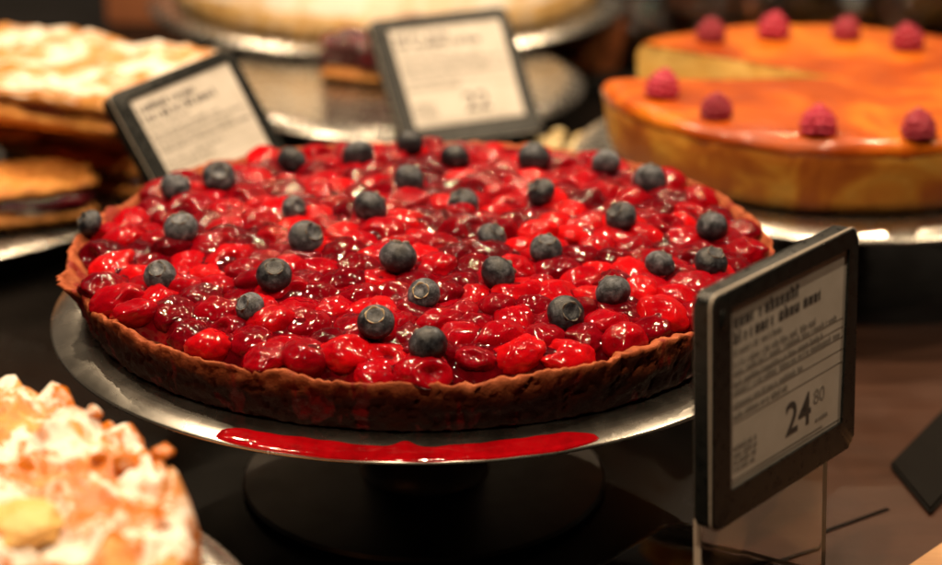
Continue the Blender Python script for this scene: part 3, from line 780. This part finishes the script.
# ------------------------------------------------------------------ apricot cake close to the viewer
apri = empty('apricot_cake', (FX, FY, FZ), 'blurred round apricot crumble cake dusted with powdered sugar close to viewer', 'cake')
def round_cake(name, rad, h, mt, parent, seed, amp=0.002, crumb=0.004, n=260, rows=60, dome=0.0):
    prof = [(0, 0.0003), (rad * 0.97, 0.0003), (rad * 0.985, 0.003), (rad, h * 0.35), (rad * 1.005, h * 0.7), (rad * 0.99, h * 0.93), (rad * 0.97, h)]
    prof = [(r * (1 - dome * (z / h) ** 1.6), z) for r, z in prof]
    V = []
    for r, z in prof: V += [(r * math.cos(2 * math.pi * i / n), r * math.sin(2 * math.pi * i / n), z) for i in range(n)]
    for j in range(1, rows): 
        r = rad * 0.97 * (1 - dome) * (1 - j / rows); V += [(r * math.cos(2 * math.pi * i / n), r * math.sin(2 * math.pi * i / n), h) for i in range(n)]
    W = []
    for p in V:
        x, y, z = p; k = nz(p, 55, seed) + 0.6 * nz(p, 140, seed + 1); rr = math.hypot(x, y) + 1e-9; up = 1 if z > h * 0.9 else 0
        d = amp * k * (0 if z < 0.001 else 1); W.append((x + x / rr * d, y + y / rr * d, z + up * (crumb * max(0, nz(p, 80, seed + 2) + 0.2) + 0.5 * crumb * nz(p, 200, seed + 3))))
    return link(name, mesh(name, W, grid_closed(len(prof) + rows - 1, n)), mt, parent)
round_cake('crumble_top', 0.1265, 0.036, APRI_SUGAR, apri, 31, amp=0.0042, crumb=0.009)
def lump(name, loc, s, seed, mt, parent=None, sub=3, flat=0.7):
    bm = ico(sub)
    for v in bm.verts:
        d = v.co.normalized(); v.co = Vector((d.x, d.y, d.z * flat)) * s * (1 + 0.3 * nz(d, 1.7, seed) + 0.14 * nz(d, 5, seed + 1))
    return link(name, bm_mesh(name, bm), mt, parent, loc)
p = at(22, 524, FZ + 0.040) - np.array([FX, FY, FZ]); lump('custard', p, 0.011, 60, CUSTARD, apri, sub=4, flat=0.45)
q = random.Random(4); cv = bmesh.new()
for k in range(90):
    a = q.uniform(0, 6.28); r = 0.125 * math.sqrt(q.random()); sz = q.uniform(0.0012, 0.0034)
    bmesh.ops.create_icosphere(cv, subdivisions=2, radius=sz, matrix=Matrix.Translation((r * math.cos(a), r * math.sin(a), 0.0385 + q.uniform(-.001, .0035))) @ Matrix.Rotation(q.uniform(0, 3), 4, 'X') @ Matrix.Diagonal((1, q.uniform(.6, 1), q.uniform(.5, .9), 1)))
for v in cv.verts: v.co += Vector((nz(v.co, 300, 1), nz(v.co, 300, 2), nz(v.co, 300, 3))) * 0.0014
tag(link('crumbs', bm_mesh('crumbs', cv), APRI_SUGAR, apri), kind='stuff')

# ------------------------------------------------------------------ far things
# slice of berry cake on the nearly empty stand
p = at(352, 84, BZ); bs = empty('berry_slice', (p[0] + 0.008, p[1] + 0.012, BZ), 'dark red berry cake slice beside the upright rear label, on the nearly empty stand', 'cake slice', None, R(-20))
lumpy_box('cake_base', 0.05, 0.034, 0.0005, 0.009, 71, DOUGH, bs); lumpy_box('berry_layer', 0.049, 0.033, 0.008, 0.022, 74, JAM, bs, amp=0.004); lumpy_box('berry_top', 0.046, 0.032, 0.021, 0.026, 77, JAM, bs, crumb=0.004)
# big sugared cake far behind
BGX, BGY = -0.058, 0.642
stand((BGX, BGY), 'wide steel cake stand under the big sugared cake farthest away', rad=0.166, top=0.060, base=0.08)
sc_ = empty('sugared_cake', (BGX, BGY, 0.0601), 'big pale golden cake dusted with sugar standing farthest away', 'cake')
m = sugared('sugared_dome', (0.62, 0.34, 0.10), (0.80, 0.55, 0.24), 0.30, 0.46, 24)
round_cake('cake_body', 0.150, 0.046, m, sc_, 81, amp=0.004, crumb=0.006, n=160, rows=30, dome=0.2)
lump('berry_filling', (0.02, -0.149, 0.008), 0.014, 90, JAM, sc_); lump('berry_filling', (0.045, -0.143, 0.008), 0.010, 91, JAM, sc_)
# terracotta box
p = at(141, 30, 0.0); b = rounded_slab('box', 0.058, 0.19, 0.03, 0.003, 0.001)
o = link('storage_box', b, TERRA, None); o.location = (p[0] - 0.029, p[1] + 0.02, 0.1905); o.rotation_euler = (R(90), 0, 0)
tag(o, 'plain reddish brown upright box between the crumble slices and the sugared cake', 'box')
# dish of pale chips
p = at(567, 132, 0.046)
dish = link('chip_dish', lathe('dish', [(0, 0.004), (0.018, 0.004), (0.030, 0.012), (0.036, 0.026), (0.0372, 0.0262), (0.0375, 0.025), (0.032, 0.010), (0.02, 0.0), (0, 0.0)], 80), PLASTIC, None, (p[0], p[1] + 0.010, 0.0002))
tag(dish, 'small dark dish of pale chips between the tart and the cheesecake', 'dish')
q = random.Random(12)
chv = bmesh.new()
for k in range(34):
    a = q.uniform(0, 6.28); r = 0.026 * math.sqrt(q.random()); s = q.uniform(0.0035, 0.006)
    g = bmesh.ops.create_icosphere(chv, subdivisions=2, radius=s, matrix=Matrix.Translation((r * math.cos(a), r * math.sin(a), 0.026 + 0.016 * (1 - r / 0.03) + q.uniform(-.002, .002))) @ Matrix.Rotation(q.uniform(0, 3), 4, 'X') @ Matrix.Diagonal((1, q.uniform(.6, 1), q.uniform(.35, .7), 1)))
for v in chv.verts: v.co += v.co.normalized() * 0.0015 * nz(v.co, 200, 3)
o = link('pale_chips', bm_mesh('pale_chips', chv), CHIPS, None, (p[0], p[1] + 0.010, 0.0002)); tag(o, 'heap of pale yellow chips in the small dark dish', 'chips', kind='stuff')
# glazed brown cakes on a dark tray
p = at(592, 52, 0.02)
tr = link('serving_tray', rounded_slab('tray', 0.26, 0.12, 0.008, 0.01, 0.002), PLASTIC, None, (p[0] - 0.06, p[1] + 0.085, 0.0085)); tag(tr, 'dark tray holding the glazed brown cakes behind the upright label', 'tray')
for k, (dx, dy, r, lab) in enumerate(((0.0, 0.02, 0.036, 'glazed orange brown round cake on the dark tray, nearest the upright label'), (0.085, 0.05, 0.034, 'glazed brown round cake on the dark tray, nearest the wrapped boxes'))):
    e = empty('glazed_cake', (p[0] + dx, p[1] + dy, 0.0087), lab, 'cake', 'glazed cakes on the dark tray')
    round_cake('cake_body', r, 0.034, PASTRY, e, 95 + k * 5, amp=0.003, crumb=0.004, n=90, rows=14)
p = at(538, 50, 0.02); o = lump('meringue', (p[0], p[1], 0.020), 0.016, 105, mat_plain('meringue_white', (0.78, 0.70, 0.60), 0.6), None, 3, 0.8); tag(o, 'small white meringue just behind the upright rear label', 'meringue')
o.location.z = 0.012 
# wrapped pastries in clear boxes behind the cheesecake
def clear_box(loc, w, d, h, rz, label, seed):
    o = empty('clear_box', loc, label, 'box', 'clear plastic boxes behind the cheesecake', rz)
    bm = bmesh.new(); N = 16
    def ringv(sx, sy, z, wob):
        out = []
        for i in range(64):
            a = 2 * math.pi * i / 64; c, s = math.cos(a), math.sin(a); k = (abs(c) ** 6 + abs(s) ** 6) ** (-1 / 6)
            x, y = sx * c * k, sy * s * k; out.append((x + wob * nz((x, y, z), 45, seed), y + wob * nz((x, y, z), 45, seed + 1), z + wob * nz((x, y, z), 60, seed + 2)))
        return out
    V = ringv(w / 2, d / 2, 0.0005, 0) + ringv(w / 2, d / 2, 0.012, 0.001) + ringv(w * .47, d * .47, h * .5, 0.003) + ringv(w * .42, d * .42, h * .9, 0.004) + ringv(w * .36, d * .36, h, 0.005) + ringv(w * .2, d * .2, h * 1.03, 0.006) + ringv(w * .04, d * .04, h * 1.04, 0.003)
    link('lid', mesh('lid', V, grid_closed(7, 64)), FILM, o)
    for k in range(3):
        lump('pastry', ((k - 1) * w * 0.27, 0.004 * k, h * 0.28), h * 0.30, seed + k, PASTRY if k % 2 else DOUGH, o)
    return o
for k, (px, py, w, d, h, rz, lab) in enumerate(((668, 26, 0.11, 0.09, 0.062, 0.3, 'crumpled clear box of pastries behind the cut side of the cheesecake'), (765, 8, 0.14, 0.10, 0.07, -0.2, 'wide clear box of pastries behind the middle of the cheesecake'), (885, 12, 0.14, 0.10, 0.07, 0.5, 'clear box with a bright highlight behind the far end of the cheesecake'))):
    p = at(px, py, 0.03); clear_box((p[0], p[1] + 0.005, 0.0003), w, d, h, rz, lab, 120 + 7 * k)
# added black slab painted as a patch of shade, and wooden board at the counter's near end
pa, pb, pc = at(890, 457, 0.009), at(931, 506, 0.009), at(946, 400, 0.009)
u = (pc - pa); Lx = np.linalg.norm(u); 
V = []
def quad_slab(name, P4, z0, z1, mt):
    bm = bmesh.new(); t = [bm.verts.new((float(p[0]), float(p[1]), z1)) for p in P4]; b = [bm.verts.new((float(p[0]), float(p[1]), z0)) for p in P4]
    bm.faces.new(t); bm.faces.new(list(reversed(b)))
    for i in range(4): bm.faces.new((t[i], b[i], b[(i + 1) % 4], t[(i + 1) % 4]))
    bmesh.ops.bevel(bm, geom=list(bm.edges), offset=0.0012, segments=2, affect='EDGES')
    return link(name, bm_mesh(name, bm, True, 35), mt)
pd = pb + (pc - pa) * 1.5; pc2 = pa + (pc - pa) * 1.5
o = quad_slab('shade_slab', [pa, pc2, pd, pb], 0.0042, 0.0068, SHADE_BLACK); tag(o, 'added black slab standing for a dark patch of shade on the brown counter', 'shade patch')
pa, pb = at(904, 568, 0.012), at(948, 538, 0.012); e_ = (pb - pa); nrm = np.array([e_[1], -e_[0], 0]); nrm /= np.linalg.norm(nrm)
o = quad_slab('wooden_board', [pa - e_ * 0.15, pb + e_ * 2, pb + e_ * 2 + nrm * 0.05, pa - e_ * 0.15 + nrm * 0.05], 0.0042, 0.013, WOOD); tag(o, 'pale wooden board cut off by the lower corner of the view', 'board')

# ------------------------------------------------------------------ light
w = bpy.data.worlds.new('World'); scene.world = w; w.use_nodes = True
nt = w.node_tree; bg = nt.nodes['Background']
tc = nt.nodes.new('ShaderNodeTexCoord'); sp_ = nt.nodes.new('ShaderNodeSeparateXYZ'); cr = nt.nodes.new('ShaderNodeValToRGB')
nt.links.new(tc.outputs['Generated'], sp_.inputs[0]); nt.links.new(sp_.outputs['Z'], cr.inputs[0])
cr.color_ramp.elements[0].position = 0.0; cr.color_ramp.elements[0].color = (0.03, 0.021, 0.014, 1)
cr.color_ramp.elements[1].position = 1.0; cr.color_ramp.elements[1].color = (0.07, 0.05, 0.032, 1)
for p_, c_ in ((0.10, (0.10, 0.07, 0.045)), (0.24, (0.62, 0.47, 0.33)), (0.36, (0.25, 0.18, 0.12)), (0.52, (0.08, 0.056, 0.036))):
    e = cr.color_ramp.elements.new(p_); e.color = (*c_, 1)
# the lit shop lies beyond the far side of the case; the viewer's side is dark
mr = nt.nodes.new('ShaderNodeMapRange'); nt.links.new(sp_.outputs['Y'], mr.inputs[0])
mr.inputs[1].default_value = -0.2; mr.inputs[2].default_value = 0.8; mr.inputs[3].default_value = 0.15; mr.inputs[4].default_value = 1.0
mx = nt.nodes.new('ShaderNodeVectorMath'); mx.operation = 'SCALE'; nt.links.new(cr.outputs[0], mx.inputs[0]); nt.links.new(mr.outputs[0], mx.inputs['Scale'])
nt.links.new(mx.outputs[0], bg.inputs['Color']); bg.inputs['Strength'].default_value = 0.28

def lamp(x, y, z, power, size=0.012):
    l = bpy.data.lights.new('case_and_fill_lamp', 'AREA'); l.shape = 'DISK'; l.size = size; l.energy = power; l.color = (1.0, 0.745, 0.475)
    o = bpy.data.objects.new('case_and_fill_lamp', l); col.objects.link(o); o.location = (x, y, z)
    return o
for x in (-0.42, -0.14, 0.13): lamp(x, 0.10, 0.78, 2.0)
lamp(0.56, 0.06, 0.76, 2.6)
for x in (-0.36, -0.02, 0.34): lamp(x, 0.38, 0.74, 2.5)
lamp(-0.36, -0.22, 0.66, 1.4); lamp(-0.02, -0.42, 0.74, 4.2)
for x in (-0.38, -0.05, 0.28): lamp(x, 1.08, 0.76, 1.5)  # added beyond the case so the plate rims catch bright reflections

scene.view_settings.view_transform = 'Standard'; scene.view_settings.look = 'None'; scene.view_settings.gamma = 1
scene.view_settings.exposure = 0.0
scene.cycles.caustics_reflective = False; scene.cycles.caustics_refractive = False
scene.cycles.max_bounces = 8; scene.cycles.sample_clamp_indirect = 4
scene.cycles.use_denoising = True
